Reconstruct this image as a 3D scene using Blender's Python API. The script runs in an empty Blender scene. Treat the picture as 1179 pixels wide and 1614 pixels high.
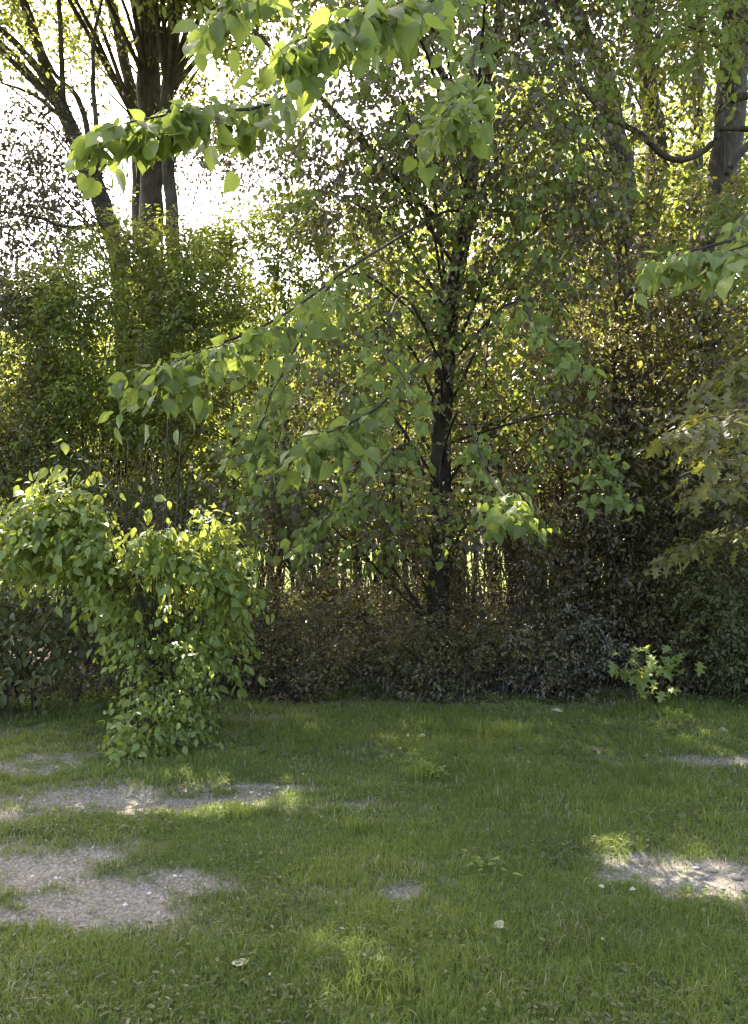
import bpy, math
import numpy as np

# ------------------------------------------------------------------ camera, sky, sun, exposure
scene = bpy.context.scene
COL = scene.collection
R = math.radians
CAM_H, PITCH, FPX = 1.6, R(2.4), 1243.0          # eye height, upward tilt, focal length in photo pixels (1179 x 1614)

cam_d = bpy.data.cameras.new("camera")
cam = bpy.data.objects.new("camera", cam_d)
COL.objects.link(cam)
cam.location = (0, 0, CAM_H)
cam.rotation_euler = (R(90) + PITCH, 0, 0)
cam_d.sensor_fit = 'VERTICAL'
cam_d.sensor_height = 24
cam_d.lens = 12 / (807.0 / FPX)
cam_d.clip_start, cam_d.clip_end = 0.05, 2000
scene.camera = cam

SUN_EL, SUN_AZ = R(52), R(-24)                    # azimuth measured from +Y towards +X
SUNV = np.array([math.sin(SUN_AZ) * math.cos(SUN_EL), math.cos(SUN_AZ) * math.cos(SUN_EL), math.sin(SUN_EL)])
world = bpy.data.worlds.new("World")
scene.world = world
world.use_nodes = True
wn = world.node_tree
bg = wn.nodes["Background"]
sky = wn.nodes.new("ShaderNodeTexSky")
sky.sky_type = 'NISHITA'
sky.sun_disc = False
sky.sun_elevation = SUN_EL
sky.sun_rotation = SUN_AZ
sky.air_density, sky.dust_density, sky.ozone_density = 0.8, 4.0, 0.8
wn.links.new(sky.outputs[0], bg.inputs[0])
bg.inputs[1].default_value = 0.15
sl = bpy.data.lights.new("sun", 'SUN')
sl.energy, sl.angle, sl.color = 4.3, R(0.5), (1.0, 0.97, 0.92)
sun = bpy.data.objects.new("sun", sl)
COL.objects.link(sun)
# the lamp shines along its -Z; this turn puts its +Z on SUNV
from mathutils import Vector
sun.rotation_euler = Vector(SUNV).to_track_quat('Z', 'Y').to_euler()
scene.view_settings.view_transform = 'Standard'
scene.view_settings.look = 'None'
scene.view_settings.exposure = 2.82
scene.view_settings.gamma = 1.0
scene.view_settings.use_white_balance = True            # the photograph is balanced for open shade
scene.view_settings.white_balance_temperature = 7150
scene.render.engine = 'CYCLES'
scene.cycles.max_bounces = 8
scene.cycles.diffuse_bounces = 4
scene.cycles.transmission_bounces = 6
scene.cycles.use_denoising = True
scene.cycles.filter_width = 1.4

# ------------------------------------------------------------------ helpers
def P(px, py, d):
    """the place that the photograph shows at pixel (px, py), d metres ahead"""
    xr, yr = (px - 589.5) / FPX, (807.0 - py) / FPX
    v = np.array([xr, math.cos(PITCH) - yr * math.sin(PITCH), math.sin(PITCH) + yr * math.cos(PITCH)])
    return np.array([0, 0, CAM_H]) + v * (d / v[1])

def G(px, py):
    """a spot on the lawn from its place in the photograph"""
    xr, yr = (px - 589.5) / FPX, (807.0 - py) / FPX
    v = np.array([xr, math.cos(PITCH) - yr * math.sin(PITCH), math.sin(PITCH) + yr * math.cos(PITCH)])
    t = CAM_H / -v[2]
    return v[0] * t, v[1] * t

def norm(a):
    return a / np.maximum(np.linalg.norm(a, axis=-1, keepdims=True), 1e-9)

def vnoise(x, y, seed=0):
    """smooth value noise, 0..1"""
    xi, yi = np.floor(x).astype(np.int64), np.floor(y).astype(np.int64)
    fx, fy = x - xi, y - yi
    fx, fy = fx * fx * (3 - 2 * fx), fy * fy * (3 - 2 * fy)
    def h(a, b):
        n = (a * 374761393 + b * 668265263 + seed * 144269504) & 0x7fffffff
        n = ((n ^ (n >> 13)) * 1274126177) & 0x7fffffff
        return ((n ^ (n >> 16)) & 0xffff) / 65535.0
    return (h(xi, yi) * (1 - fx) + h(xi + 1, yi) * fx) * (1 - fy) + (h(xi, yi + 1) * (1 - fx) + h(xi + 1, yi + 1) * fx) * fy

def fbm(x, y, seed=0, n=4):
    s, a, t = 0, 0.5, 0
    for i in range(n):
        s = s + a * vnoise(x * 2 ** i, y * 2 ** i, seed + i * 17)
        t += a
        a *= 0.5
    return s / t

class Mesh:
    """collects vertices, faces, a material slot and a per-vertex variation value; links them as one mesh object"""
    def __init__(s):
        s.v, s.f, s.n, s.m, s.a, s.sm, s.off = [], [], [], [], [], [], 0
    def add(s, verts, loops, counts, mat=0, var=0.5, smooth=False):
        verts = np.asarray(verts, np.float32).reshape(-1, 3)
        loops, counts = np.asarray(loops, np.int32).ravel(), np.asarray(counts, np.int32).ravel()
        s.v.append(verts)
        s.f.append(loops + s.off)
        s.n.append(counts)
        s.m.append(np.full(len(counts), mat, np.int32))
        s.sm.append(np.full(len(counts), smooth, bool))
        s.a.append(np.broadcast_to(np.asarray(var, np.float32).ravel(), (len(verts),)) if np.size(var) in (1, len(verts)) else np.full(len(verts), .5, np.float32))
        s.off += len(verts)
    def build(s, name, mats, parent=None, origin=(0, 0, 0)):
        me = bpy.data.meshes.new(name)
        if s.v:
            v, f, n = np.concatenate(s.v), np.concatenate(s.f), np.concatenate(s.n)
            v = v - np.asarray(origin, np.float32)
            me.vertices.add(len(v))
            me.vertices.foreach_set("co", v.ravel())
            me.loops.add(len(f))
            me.loops.foreach_set("vertex_index", f)
            me.polygons.add(len(n))
            me.polygons.foreach_set("loop_start", np.concatenate([[0], np.cumsum(n)[:-1]]).astype(np.int32))
            me.polygons.foreach_set("loop_total", n)
            me.polygons.foreach_set("material_index", np.concatenate(s.m))
            me.polygons.foreach_set("use_smooth", np.concatenate(s.sm))
            at = me.attributes.new("var", 'FLOAT', 'POINT')
            at.data.foreach_set("value", np.concatenate(s.a).astype(np.float32))
            me.update(calc_edges=True)
        for m in (mats if isinstance(mats, (list, tuple)) else [mats]):
            me.materials.append(m)
        o = bpy.data.objects.new(name, me)
        COL.objects.link(o)
        if parent is not None:
            o.parent = parent
        return o

def tag(o, label=None, cat=None, group=None, kind=None):
    if label: o["label"] = label
    if cat: o["category"] = cat
    if group: o["group"] = group
    if kind: o["kind"] = kind
    return o

def empty(name, loc, label, cat, group=None):
    o = bpy.data.objects.new(name, None)
    COL.objects.link(o)
    o.location = [float(c) for c in loc]
    o.empty_display_size = 0.3
    return tag(o, label, cat, group)

def curve(ctrl, n=24):
    """smooth path through control points; ctrl rows are x, y, z, radius"""
    c = np.asarray(ctrl, float)
    c = np.vstack([2 * c[0] - c[1], c, 2 * c[-1] - c[-2]])
    m = len(c) - 3
    u = np.linspace(0, m, n)
    i = np.minimum(u.astype(int), m - 1)
    t = (u - i)[:, None]
    p0, p1, p2, p3 = c[i], c[i + 1], c[i + 2], c[i + 3]
    q = 0.5 * (2 * p1 + (p2 - p0) * t + (2 * p0 - 5 * p1 + 4 * p2 - p3) * t ** 2 + (3 * p1 - p0 - 3 * p2 + p3) * t ** 3)
    q[:, 3] = np.maximum(q[:, 3], 0.002)
    return q

def tubes(mb, pts, rad, sides, mat=0, var=0.5, rough=0.0, rng=None, smooth=True):
    """pts (K, M, 3), rad (K, M): K tubes of M rings"""
    K, M = rad.shape
    tan = norm(np.gradient(pts, axis=1))
    ref = np.where(np.abs(tan[..., 2:3]) > 0.8, np.array([1.0, 0.1, 0]), np.array([0, 0, 1.0]))
    a = norm(np.cross(tan, ref))
    b = np.cross(tan, a)
    th = np.linspace(0, 2 * math.pi, sides, endpoint=False)
    rr = rad[:, :, None] * np.ones(sides)
    if rough and rng is not None:
        rr = rr * (1 + rough * (rng.random((K, M, sides)) - 0.5))
    v = pts[:, :, None] + rr[..., None] * (a[:, :, None] * np.cos(th)[:, None] + b[:, :, None] * np.sin(th)[:, None])
    k, m, s_ = np.meshgrid(np.arange(K), np.arange(M - 1), np.arange(sides), indexing='ij')
    i0 = (k * M + m) * sides
    s2 = (s_ + 1) % sides
    q = np.stack([i0 + s_, i0 + s2, i0 + sides + s2, i0 + sides + s_], -1)
    if np.size(var) == K and K > 1:
        var = np.repeat(np.asarray(var), M * sides)
    mb.add(v, q, np.full(q.size // 4, 4), mat, var, smooth)
    # closed tips
    e = (np.arange(K) * M + M - 1)[:, None] * sides + np.arange(sides)
    mb.f.append(e.astype(np.int32).ravel() + mb.off - K * M * sides)
    mb.n.append(np.full(K, sides, np.int32)); mb.m.append(np.full(K, mat, np.int32)); mb.sm.append(np.zeros(K, bool))

# ------------------------------------------------------------------ leaf shapes (x along the leaf, y across, z up)
def half_leaf(outline, rib_z):
    """mirror a half outline; each half is one strip of quads between the midrib and the edge"""
    xs = [p[0] for p in outline]
    V, F = [], []
    n = len(outline)
    for (x, y) in outline:
        V.append((max(x, 0.0), 0, -rib_z * x * x))
    for sgn in (1, -1):
        b = len(V)
        for (x, y) in outline:
            V.append((x, sgn * y, -rib_z * x * x + 0.22 * y - 0.25 * y * y))
        for i in range(n - 1):
            q = [i, i + 1, b + i + 1, b + i]
            F.append(q if sgn < 0 else q[::-1])
    return np.array(V, float), np.array(F, int)

LEAF = {}
V6 = np.array([(0, 0, 0), (.28, .25, .07), (.68, .21, .0), (1, 0, -.16), (.28, -.25, .07), (.68, -.21, .0)], float)
LEAF['small'] = (V6, np.array([(0, 3, 2, 1), (0, 4, 5, 3)]))
LEAF['heart'] = half_leaf([(0, 0), (-.06, .12), (.0, .29), (.1, .36), (.13, .345), (.25, .41), (.28, .385), (.42, .385), (.45, .355), (.6, .30), (.63, .27), (.78, .15), (.9, .05), (1.04, 0)], 0.3)
LEAF['oval'] = half_leaf([(0, 0), (.1, .14), (.3, .27), (.55, .28), (.8, .14), (1.0, 0)], 0.3)
LEAF['lobed'] = half_leaf([(0, 0), (.0, .2), (.16, .13), (.26, .46), (.38, .2), (.5, .15), (.68, .4), (.74, .14), (.86, .12), (1.05, 0)], 0.2)
LEAF['blade'] = (np.array([(0, .022, 0), (0, -.022, 0), (.5, .018, .02), (.5, -.018, .02), (1, 0, -.1)], float), None)

TUNNELS = []      # (point, radius): leaves cut away sunward of that point, so that chosen spots are sunlit

def lit_cull(pos, rng):
    keep = np.ones(len(pos), bool)
    for (c, r, start) in TUNNELS:
        w = pos - np.asarray(c)
        t = w @ SUNV
        dist = np.linalg.norm(w - t[:, None] * SUNV, axis=1)
        keep &= ~((t > start) & (dist < r * (0.75 + 0.5 * rng.random(len(pos)))) & (rng.random(len(pos)) < .94))
    return keep

def put_leaves(mb, rng, pos, axis, up, size, shape, mat=0, var=None, cull=True):
    if cull and TUNNELS:
        k = lit_cull(pos, rng)
        pos, axis, up, size = pos[k], axis[k], up[k], size[k]
        if var is not None: var = var[k]
    if not len(pos): return
    V, F = LEAF[shape]
    axis = norm(axis)
    up = norm(up - (up * axis).sum(1, keepdims=True) * axis)
    side = np.cross(up, axis)
    wid = size * (0.85 + 0.3 * rng.random(len(pos)))
    curl = size * (0.3 + 1.5 * rng.random(len(pos)))
    v = pos[:, None] + size[:, None, None] * V[None, :, 0:1] * axis[:, None] + wid[:, None, None] * V[None, :, 1:2] * side[:, None] + curl[:, None, None] * V[None, :, 2:3] * up[:, None]
    n, nv = len(pos), len(V)
    f = (F[None] + (np.arange(n) * nv)[:, None, None])
    if var is None: var = rng.random(n)
    mb.add(v, f, np.full(n * len(F), F.shape[1]), mat, np.repeat(var, nv))

def twigs_and_leaves(mb, rng, starts, dirs, lens, nleaf, size, shape, droop=0.35, hang=0.45, flat=0.5, petiole=0.25, twig_r=0.004, draw_twigs=True, jitter=0.35, mats=(0, 1), var=None, cull=True):
    K = len(starts)
    if K == 0: return
    dirs = norm(dirs)
    if draw_twigs:
        tt = np.linspace(0, 1, 5)
        pts = starts[:, None] + dirs[:, None] * (lens[:, None] * tt)[..., None] - np.array([0, 0, 1.0]) * (droop * lens[:, None] * tt ** 2)[..., None]
        k = lit_cull(pts[:, 3], rng) if TUNNELS and cull else np.ones(K, bool)
        rad = np.broadcast_to(twig_r * (1 - 0.75 * tt), (K, 5)) * np.clip(lens[:, None], .3, 1.5) * 1.3
        if k.any(): tubes(mb, pts[k], rad[k], 3, mats[1], 0.5)
    t = (np.arange(nleaf) + 0.6 + 0.7 * (rng.random((K, nleaf)) - 0.5)) / nleaf
    t = np.clip(0.1 + 0.9 * t, 0, 1)
    pos = starts[:, None] + dirs[:, None] * (lens[:, None] * t)[..., None] - np.array([0, 0, 1.0]) * (droop * lens[:, None] * t ** 2)[..., None]
    tan = norm(dirs[:, None] - np.array([0, 0, 2.0]) * (droop * t)[..., None])
    side = norm(np.cross(tan, np.array([0, 0, 1.0]) + 0.3 * rng.normal(size=(K, 1, 3))))
    sg = np.where((np.arange(nleaf)[None] + rng.integers(0, 2, (K, 1))) % 2, 1.0, -1.0)[..., None]
    ax = norm(tan * (0.35 + 0.5 * t[..., None]) + side * sg * 0.9 + rng.normal(size=(K, nleaf, 3)) * jitter + np.array([0, 0, -hang]))
    up = np.array([0, 0, 1.0]) + rng.normal(size=(K, nleaf, 3)) * flat
    sz = size * (0.4 + 0.8 * rng.random((K, nleaf)))
    pos = pos + ax * (petiole * sz)[..., None]
    vv = None
    if var is not None:
        vv = np.clip(np.repeat(var, nleaf) + 0.25 * (rng.random(K * nleaf) - 0.5), 0, 1)
    put_leaves(mb, rng, pos.reshape(-1, 3), ax.reshape(-1, 3), up.reshape(-1, 3), sz.ravel(), shape, mats[0], vv, cull)

def clump(mb, rng, c, r, ntw, tlen, nleaf, size, shape, **kw):
    """a rounded mass of leafy twigs about c with half-axes r"""
    c, r = np.asarray(c, float), np.asarray(r, float)
    d = norm(rng.normal(size=(ntw, 3)))
    rad = rng.random(ntw) ** (1 / 2.3)
    s = c + d * rad[:, None] * r
    dirs = d * 0.8 + rng.normal(size=(ntw, 3)) * 0.55 + np.array([0, 0, 0.15])
    tone = rng.random()
    kw.setdefault('var', np.clip(tone * 0.5 + 0.5 * rng.random(ntw), 0, 1))
    twigs_and_leaves(mb, rng, s, dirs, tlen * (0.5 + rng.random(ntw)), nleaf, size, shape, **kw)

def spray(mb, rng, path, t0, ntw, tlen, nleaf, size, shape, **kw):
    """leafy side twigs along the outer part of a limb"""
    n = len(path)
    u = t0 + (1 - t0) * np.sort(rng.random(ntw)) ** 0.85
    u[-2:] = 1.0
    i = np.minimum((u * (n - 1)).astype(int), n - 2)
    f = (u * (n - 1) - i)[:, None]
    s = path[i, :3] * (1 - f) + path[i + 1, :3] * f
    tan = norm(path[i + 1, :3] - path[i, :3])
    side = norm(np.cross(tan, np.array([0, 0, 1.0])))
    sg = np.where(rng.random(ntw) < .5, 1.0, -1.0)[:, None]
    dirs = tan * 0.8 + side * sg * (0.4 + 0.6 * rng.random(ntw))[:, None] + rng.normal(size=(ntw, 3)) * 0.25
    dirs[-2:] = tan[-2:] + rng.normal(size=(2, 3)) * 0.15
    twigs_and_leaves(mb, rng, s, dirs, tlen * (0.5 + 0.8 * rng.random(ntw)), nleaf, size, shape, **kw)

# ------------------------------------------------------------------ materials
def new_mat(name):
    m = bpy.data.materials.new(name)
    m.use_nodes = True
    nt = m.node_tree
    nt.nodes.clear()
    return m, nt, lambda t, **k: _node(nt, t, **k)

def _node(nt, t, **k):
    n = nt.nodes.new(t)
    for a, b in k.items(): setattr(n, a, b)
    return n

def ramp(nt, cols, fac):
    n = nt.nodes.new("ShaderNodeValToRGB")
    e = n.color_ramp.elements
    while len(e) < len(cols): e.new(0.5)
    for i, (p, c) in enumerate(cols):
        e[i].position = p
        e[i].color = (*c, 1)
    nt.links.new(fac, n.inputs[0])
    return n.outputs[0]

def leaf_mat(name, cols, trans, tmix=0.45, rough=0.45, spec=0.4):
    """cols: three leaf colours spread over the leaves by their own variation value; trans: colour of light coming through"""
    m, nt, N = new_mat(name)
    L = nt.links.new
    at = N("ShaderNodeAttribute", attribute_name="var")
    tc = N("ShaderNodeTexCoord")
    no = N("ShaderNodeTexNoise")
    no.inputs["Scale"].default_value = 0.9
    no.inputs["Detail"].default_value = 2.0
    L(tc.outputs["Object"], no.inputs["Vector"])
    ad = N("ShaderNodeMath", operation='MULTIPLY_ADD')
    L(no.outputs[0], ad.inputs[0]); ad.inputs[1].default_value = 0.7
    sb = N("ShaderNodeMath", operation='MULTIPLY_ADD')
    L(at.outputs["Fac"], sb.inputs[0]); sb.inputs[1].default_value = 0.75; sb.inputs[2].default_value = -0.22
    L(sb.outputs[0], ad.inputs[2])
    c = ramp(nt, [(0.1, cols[0]), (0.5, cols[1]), (0.9, cols[2])], ad.outputs[0])
    pr = N("ShaderNodeBsdfPrincipled")
    L(c, pr.inputs["Base Color"])
    pr.inputs["Roughness"].default_value = rough
    pr.inputs["Specular IOR Level"].default_value = spec
    tr = N("ShaderNodeBsdfTranslucent")
    t = ramp(nt, [(0.1, trans[0]), (0.9, trans[1])], ad.outputs[0])
    L(t, tr.inputs["Color"])
    mx = N("ShaderNodeMixShader")
    mx.inputs[0].default_value = tmix
    L(pr.outputs[0], mx.inputs[1]); L(tr.outputs[0], mx.inputs[2])
    out = N("ShaderNodeOutputMaterial")
    L(mx.outputs[0], out.inputs[0])
    return m

def bark_mat(name, dark, light, scale=9.0, bump=0.6):
    m, nt, N = new_mat(name)
    L = nt.links.new
    tc = N("ShaderNodeTexCoord")
    mp = N("ShaderNodeMapping")
    mp.inputs["Scale"].default_value = (1, 1, 0.22)
    L(tc.outputs["Object"], mp.inputs[0])
    n1 = N("ShaderNodeTexNoise"); n1.inputs["Scale"].default_value = scale * 2.2; n1.inputs["Detail"].default_value = 6
    n1.inputs["Roughness"].default_value = 0.7
    L(mp.outputs[0], n1.inputs["Vector"])
    n2 = N("ShaderNodeTexNoise"); n2.inputs["Scale"].default_value = 3.0; n2.inputs["Detail"].default_value = 3
    L(tc.outputs["Object"], n2.inputs["Vector"])
    mul = N("ShaderNodeMath", operation='MULTIPLY'); L(n1.outputs[0], mul.inputs[0]); L(n2.outputs[0], mul.inputs[1])
    c = ramp(nt, [(0.12, dark), (0.42, light)], mul.outputs[0])
    pr = N("ShaderNodeBsdfPrincipled"); L(c, pr.inputs["Base Color"])
    pr.inputs["Roughness"].default_value = 0.9; pr.inputs["Specular IOR Level"].default_value = 0.15
    bp = N("ShaderNodeBump"); bp.inputs["Strength"].default_value = bump; bp.inputs["Distance"].default_value = 0.03
    L(n1.outputs[0], bp.inputs["Height"]); L(bp.outputs[0], pr.inputs["Normal"])
    out = N("ShaderNodeOutputMaterial"); L(pr.outputs[0], out.inputs[0])
    return m

M = {}
M['bark'] = bark_mat("bark", (.025, .02, .016), (.10, .082, .065))
M['bark_grey'] = bark_mat("grey_bark", (.04, .034, .03), (.14, .12, .105))
M['bark_patchy'] = bark_mat("patchy_bark", (.02, .015, .012), (.075, .06, .046), scale=5)
M['twig'] = bark_mat("twig", (.025, .018, .012), (.055, .04, .028))
M['heart'] = leaf_mat("heart_leaf", [(.08, .098, .032), (.12, .16, .045), (.165, .20, .06)], [(.2, .26, .045), (.36, .43, .075)], 0.45, spec=0.22)
M['mid'] = leaf_mat("canopy_leaf", [(.06, .06, .028), (.09, .10, .036), (.12, .135, .045)], [(.16, .18, .025), (.34, .38, .055)], 0.45, rough=.38, spec=.5)
M['oak'] = leaf_mat("oak_leaf", [(.09, .078, .036), (.13, .12, .044), (.17, .165, .055)], [(.18, .17, .03), (.33, .34, .05)], 0.45)
M['vine'] = leaf_mat("fine_leaf", [(.08, .066, .034), (.105, .11, .042), (.135, .16, .055)], [(.17, .17, .03), (.36, .40, .06)], 0.42, rough=.36, spec=.55)
M['brush'] = leaf_mat("shade_brown_brush", [(.115, .08, .05), (.14, .112, .06), (.15, .145, .064)], [(.17, .14, .05), (.30, .30, .07)], 0.36, rough=.36, spec=.55)  # shade of the undergrowth painted in as a brown leaf colour
M['shade'] = leaf_mat("shade_brown_leaf", [(.08, .058, .04), (.10, .08, .046), (.12, .115, .05)], [(.16, .13, .04), (.30, .29, .06)], 0.24, rough=.36, spec=.55)  # canopy leaves in shade: the shade is put into this brown
M['shadowed'] = leaf_mat("shade_painted_leaf", [(.055, .046, .04), (.08, .068, .055), (.10, .092, .062)], [(.12, .1, .05), (.2, .2, .06)], 0.1, spec=0.25)  # leaves against the sky, coloured dark and nearly opaque to paint in their shade
M['grey_brush'] = leaf_mat("grey_green_leaf", [(.12, .112, .085), (.16, .155, .115), (.2, .195, .14)], [(.15, .15, .08), (.2, .22, .1)], 0.3)
M['bush'] = leaf_mat("bright_bush_leaf", [(.12, .155, .04), (.16, .205, .052), (.21, .25, .075)], [(.36, .42, .05), (.54, .58, .1)], 0.42, spec=0.5)
M['dark_bush'] = leaf_mat("shaded_bush_leaf", [(.075, .075, .035), (.105, .11, .048), (.13, .145, .06)], [(.12, .15, .035), (.22, .25, .06)], 0.4)
M['far'] = leaf_mat("far_leaf", [(.09, .10, .03), (.12, .15, .04), (.15, .19, .055)], [(.22, .27, .035), (.42, .47, .065)], 0.5, rough=.4)
M['grass'] = leaf_mat("grass_blade", [(.085, .112, .03), (.125, .168, .038), (.19, .215, .052)], [(.15, .21, .035), (.30, .34, .055)], 0.38, rough=0.6, spec=0.2)
M['litter'] = leaf_mat("dead_leaf", [(.05, .035, .022), (.09, .065, .04), (.16, .12, .075)], [(.06, .04, .02), (.12, .08, .04)], 0.15, rough=0.8, spec=0.1)
M['pale_leaf'] = leaf_mat("pale_fallen_leaf", [(.24, .25, .14), (.36, .35, .23), (.48, .45, .33)], [(.3, .3, .15), (.4, .4, .25)], 0.2, rough=0.6)
M['straw'] = leaf_mat("straw", [(.22, .18, .11), (.32, .27, .17), (.42, .36, .25)], [(.2, .16, .08), (.25, .2, .1)], 0.15, rough=0.8, spec=0.1)

# ------------------------------------------------------------------ ground
# worn spots: (x, y, half-width, half-depth, strength)
WORN = [(-1.7, 5.05, .8, .3, 1.0), (-1.0, 5.0, .6, .2, .95), (-.62, 5.25, .35, .2, .9), (-2.2, 4.7, .5, .2, .8), (-2.6, 5.9, 1.0, .5, .6), (-1.9, 6.2, .7, .3, .5),
        (-1.62, 4.0, .5, .25, 1.05), (-1.1, 3.68, .55, .25, 1.05), (-1.6, 3.45, .6, .16, .95), (-2.1, 3.7, .4, .3, .9), (-.78, 3.85, .3, .15, .8),
        (1.74, 3.92, .45, .26, 1.05), (2.02, 3.75, .45, .28, 1.1), (1.4, 4.08, .3, .12, .8), (1.9, 3.35, .3, .1, .7),
        (2.65, 5.9, .8, .22, .95), (.05, 3.72, .4, .09, .6), (.35, 3.78, .3, .09, .5), (1.9, 6.3, .5, .2, .45),
        (-.9, 7.4, 1.1, .35, .55), (.3, 7.8, .8, .3, .5), (2.3, 7.3, 1.2, .22, .35), (-1.0, 6.3, .45, .2, .6), (-.1, 6.2, .6, .14, .45), (-.5, 8.1, 1.6, .3, .6), (1.6, 8.0, 1.5, .25, .5), (-3.0, 5.6, .8, .5, .55), (-3.4, 6.8, 1, .6, .55), (-.2, 5.0, .5, .15, .5)]

def worn(x, y):
    s = np.zeros_like(x)
    wx, wy = x + .8 * (fbm(x * 2.5, y * 3, 5) - .5), y + .34 * (fbm(x * 3, y * 4, 9) - .5)
    for (cx, cy, rx, ry, k) in WORN:
        q = ((wx - cx) / rx) ** 2 + ((wy - cy) / ry) ** 2
        s = np.maximum(s, k * np.exp(-.75 * q))
    n = .4 * fbm(x * 3.5, y * 5.5, 21) + .6 * fbm(x * 11, y * 15, 23, 4)
    return np.clip(s * 1.5 - ((n - .5) * 2.1 + .46), 0, 1)

def wood_edge(x):
    return 8.35 + .22 * np.sin(x * .9 + 1) + .15 * np.sin(x * 2.3) + .5 * (fbm(x * 2.7 + 50, x * 0 + 3.3, 15, 3) - .5)

def ground_z(x, y):
    near = np.clip((y - 1) / 2, 0, 1) * np.clip((14 - y) / 4, 0, 1)
    z = .10 * (fbm(x * .45, y * .6, 3, 3) - .5) * near
    z = z + .05 * (fbm(x * 1.4, y * 1.8, 7, 3) - .5) * near
    z = z - .035 * worn(x, y) * near
    return z + np.clip((y - 30) / 60, 0, 1) * .6

def build_ground():
    xs = np.unique(np.concatenate([np.linspace(-400, -14, 14), np.linspace(-14, -4.5, 40), np.linspace(-4.5, 4.5, 260), np.linspace(4.5, 14, 40), np.linspace(14, 400, 14)]))
    ys = np.unique(np.concatenate([np.linspace(-200, -4, 10), np.linspace(-4, 1.5, 20), np.linspace(1.5, 9.5, 230), np.linspace(9.5, 32, 60), np.linspace(32, 600, 20)]))
    X, Y = np.meshgrid(xs, ys)
    Z = ground_z(X, Y)
    nx, ny = len(xs), len(ys)
    i = np.arange(ny - 1)[:, None] * nx + np.arange(nx - 1)
    q = np.stack([i, i + 1, i + 1 + nx, i + nx], -1)
    mb = Mesh()
    wv = worn(X, Y)
    mb.add(np.stack([X, Y, Z], -1), q, np.full(q.size // 4, 4), 0, wv.ravel(), True)
    m, nt, N = new_mat("ground_soil")
    L = nt.links.new
    geo = N("ShaderNodeNewGeometry")
    sx = N("ShaderNodeSeparateXYZ"); L(geo.outputs["Position"], sx.inputs[0])
    at = N("ShaderNodeAttribute", attribute_name="var")
    def noise(s, d=4):
        n = N("ShaderNodeTexNoise"); n.inputs["Scale"].default_value = s; n.inputs["Detail"].default_value = d
        n.inputs["Roughness"].default_value = 0.65
        L(geo.outputs["Position"], n.inputs["Vector"]); return n.outputs[0]
    def mix(f, a, b):
        n = N("ShaderNodeMix", data_type='RGBA'); L(f, n.inputs[0]); L(a, n.inputs[6]); L(b, n.inputs[7]); return n.outputs[2]
    def rng_(v, a, b):
        n = N("ShaderNodeMapRange"); L(v, n.inputs[0]); n.inputs[1].default_value = a; n.inputs[2].default_value = b; return n.outputs[0]
    fine, med = noise(60, 6), noise(7)
    turf = ramp(nt, [(.3, (.05, .06, .022)), (.55, (.07, .09, .03)), (.75, (.11, .11, .05))], fine)
    dirt = ramp(nt, [(.3, (.085, .074, .058)), (.5, (.18, .16, .13)), (.7, (.33, .30, .255))], fine)
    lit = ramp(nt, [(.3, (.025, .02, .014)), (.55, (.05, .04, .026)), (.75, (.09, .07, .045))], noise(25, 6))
    mead = ramp(nt, [(.3, (.07, .10, .02)), (.7, (.12, .15, .035))], med)
    wv_ = N("ShaderNodeMath", operation='MULTIPLY_ADD'); L(med, wv_.inputs[0]); wv_.inputs[1].default_value = .5
    sub = N("ShaderNodeMath", operation='ADD'); L(at.outputs["Fac"], sub.inputs[0]); sub.inputs[1].default_value = -.25
    L(sub.outputs[0], wv_.inputs[2])
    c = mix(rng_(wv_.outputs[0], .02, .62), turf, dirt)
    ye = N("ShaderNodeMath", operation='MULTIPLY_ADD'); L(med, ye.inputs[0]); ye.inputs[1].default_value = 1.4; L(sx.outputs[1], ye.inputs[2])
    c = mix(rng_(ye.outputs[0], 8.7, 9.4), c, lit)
    c = mix(rng_(ye.outputs[0], 21, 24), c, mead)
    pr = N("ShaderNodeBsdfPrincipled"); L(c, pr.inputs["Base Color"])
    pr.inputs["Roughness"].default_value = .95; pr.inputs["Specular IOR Level"].default_value = .1
    bp = N("ShaderNodeBump"); bp.inputs["Strength"].default_value = .8; bp.inputs["Distance"].default_value = .02
    L(fine, bp.inputs["Height"]); L(bp.outputs[0], pr.inputs["Normal"])
    out = N("ShaderNodeOutputMaterial"); L(pr.outputs[0], out.inputs[0])
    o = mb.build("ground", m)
    tag(o, "worn lawn with bare dusty patches running back under the trees", "ground", kind="structure")

build_ground()

def grass_blades(mb, rng, x, y, h, w, lean, var, mat=0):
    n = len(x)
    th = rng.random(n) * 2 * math.pi
    face = np.stack([np.cos(th), np.sin(th), 0 * th], -1)
    ln = rng.normal(size=(n, 2)) * lean[:, None]
    base = np.stack([x, y, ground_z(x, y) - .004], -1)
    d1 = np.stack([ln[:, 0] * .35 * h, ln[:, 1] * .35 * h, .6 * h], -1)
    d2 = np.stack([ln[:, 0] * h, ln[:, 1] * h, h * np.clip(1 - .35 * np.hypot(ln[:, 0], ln[:, 1]), .25, 1)], -1)
    wv = face * w[:, None]
    v = np.stack([base - wv, base + wv, base + d1 + wv * .8, base + d1 - wv * .8, base + d2], 1)
    i = np.arange(n)[:, None] * 5
    loops = np.concatenate([i + np.array([0, 1, 2, 3]), i + np.array([3, 2, 4])], 1)
    mb.add(v, loops, np.tile([4, 3], n), mat, np.repeat(var, 5))

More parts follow.
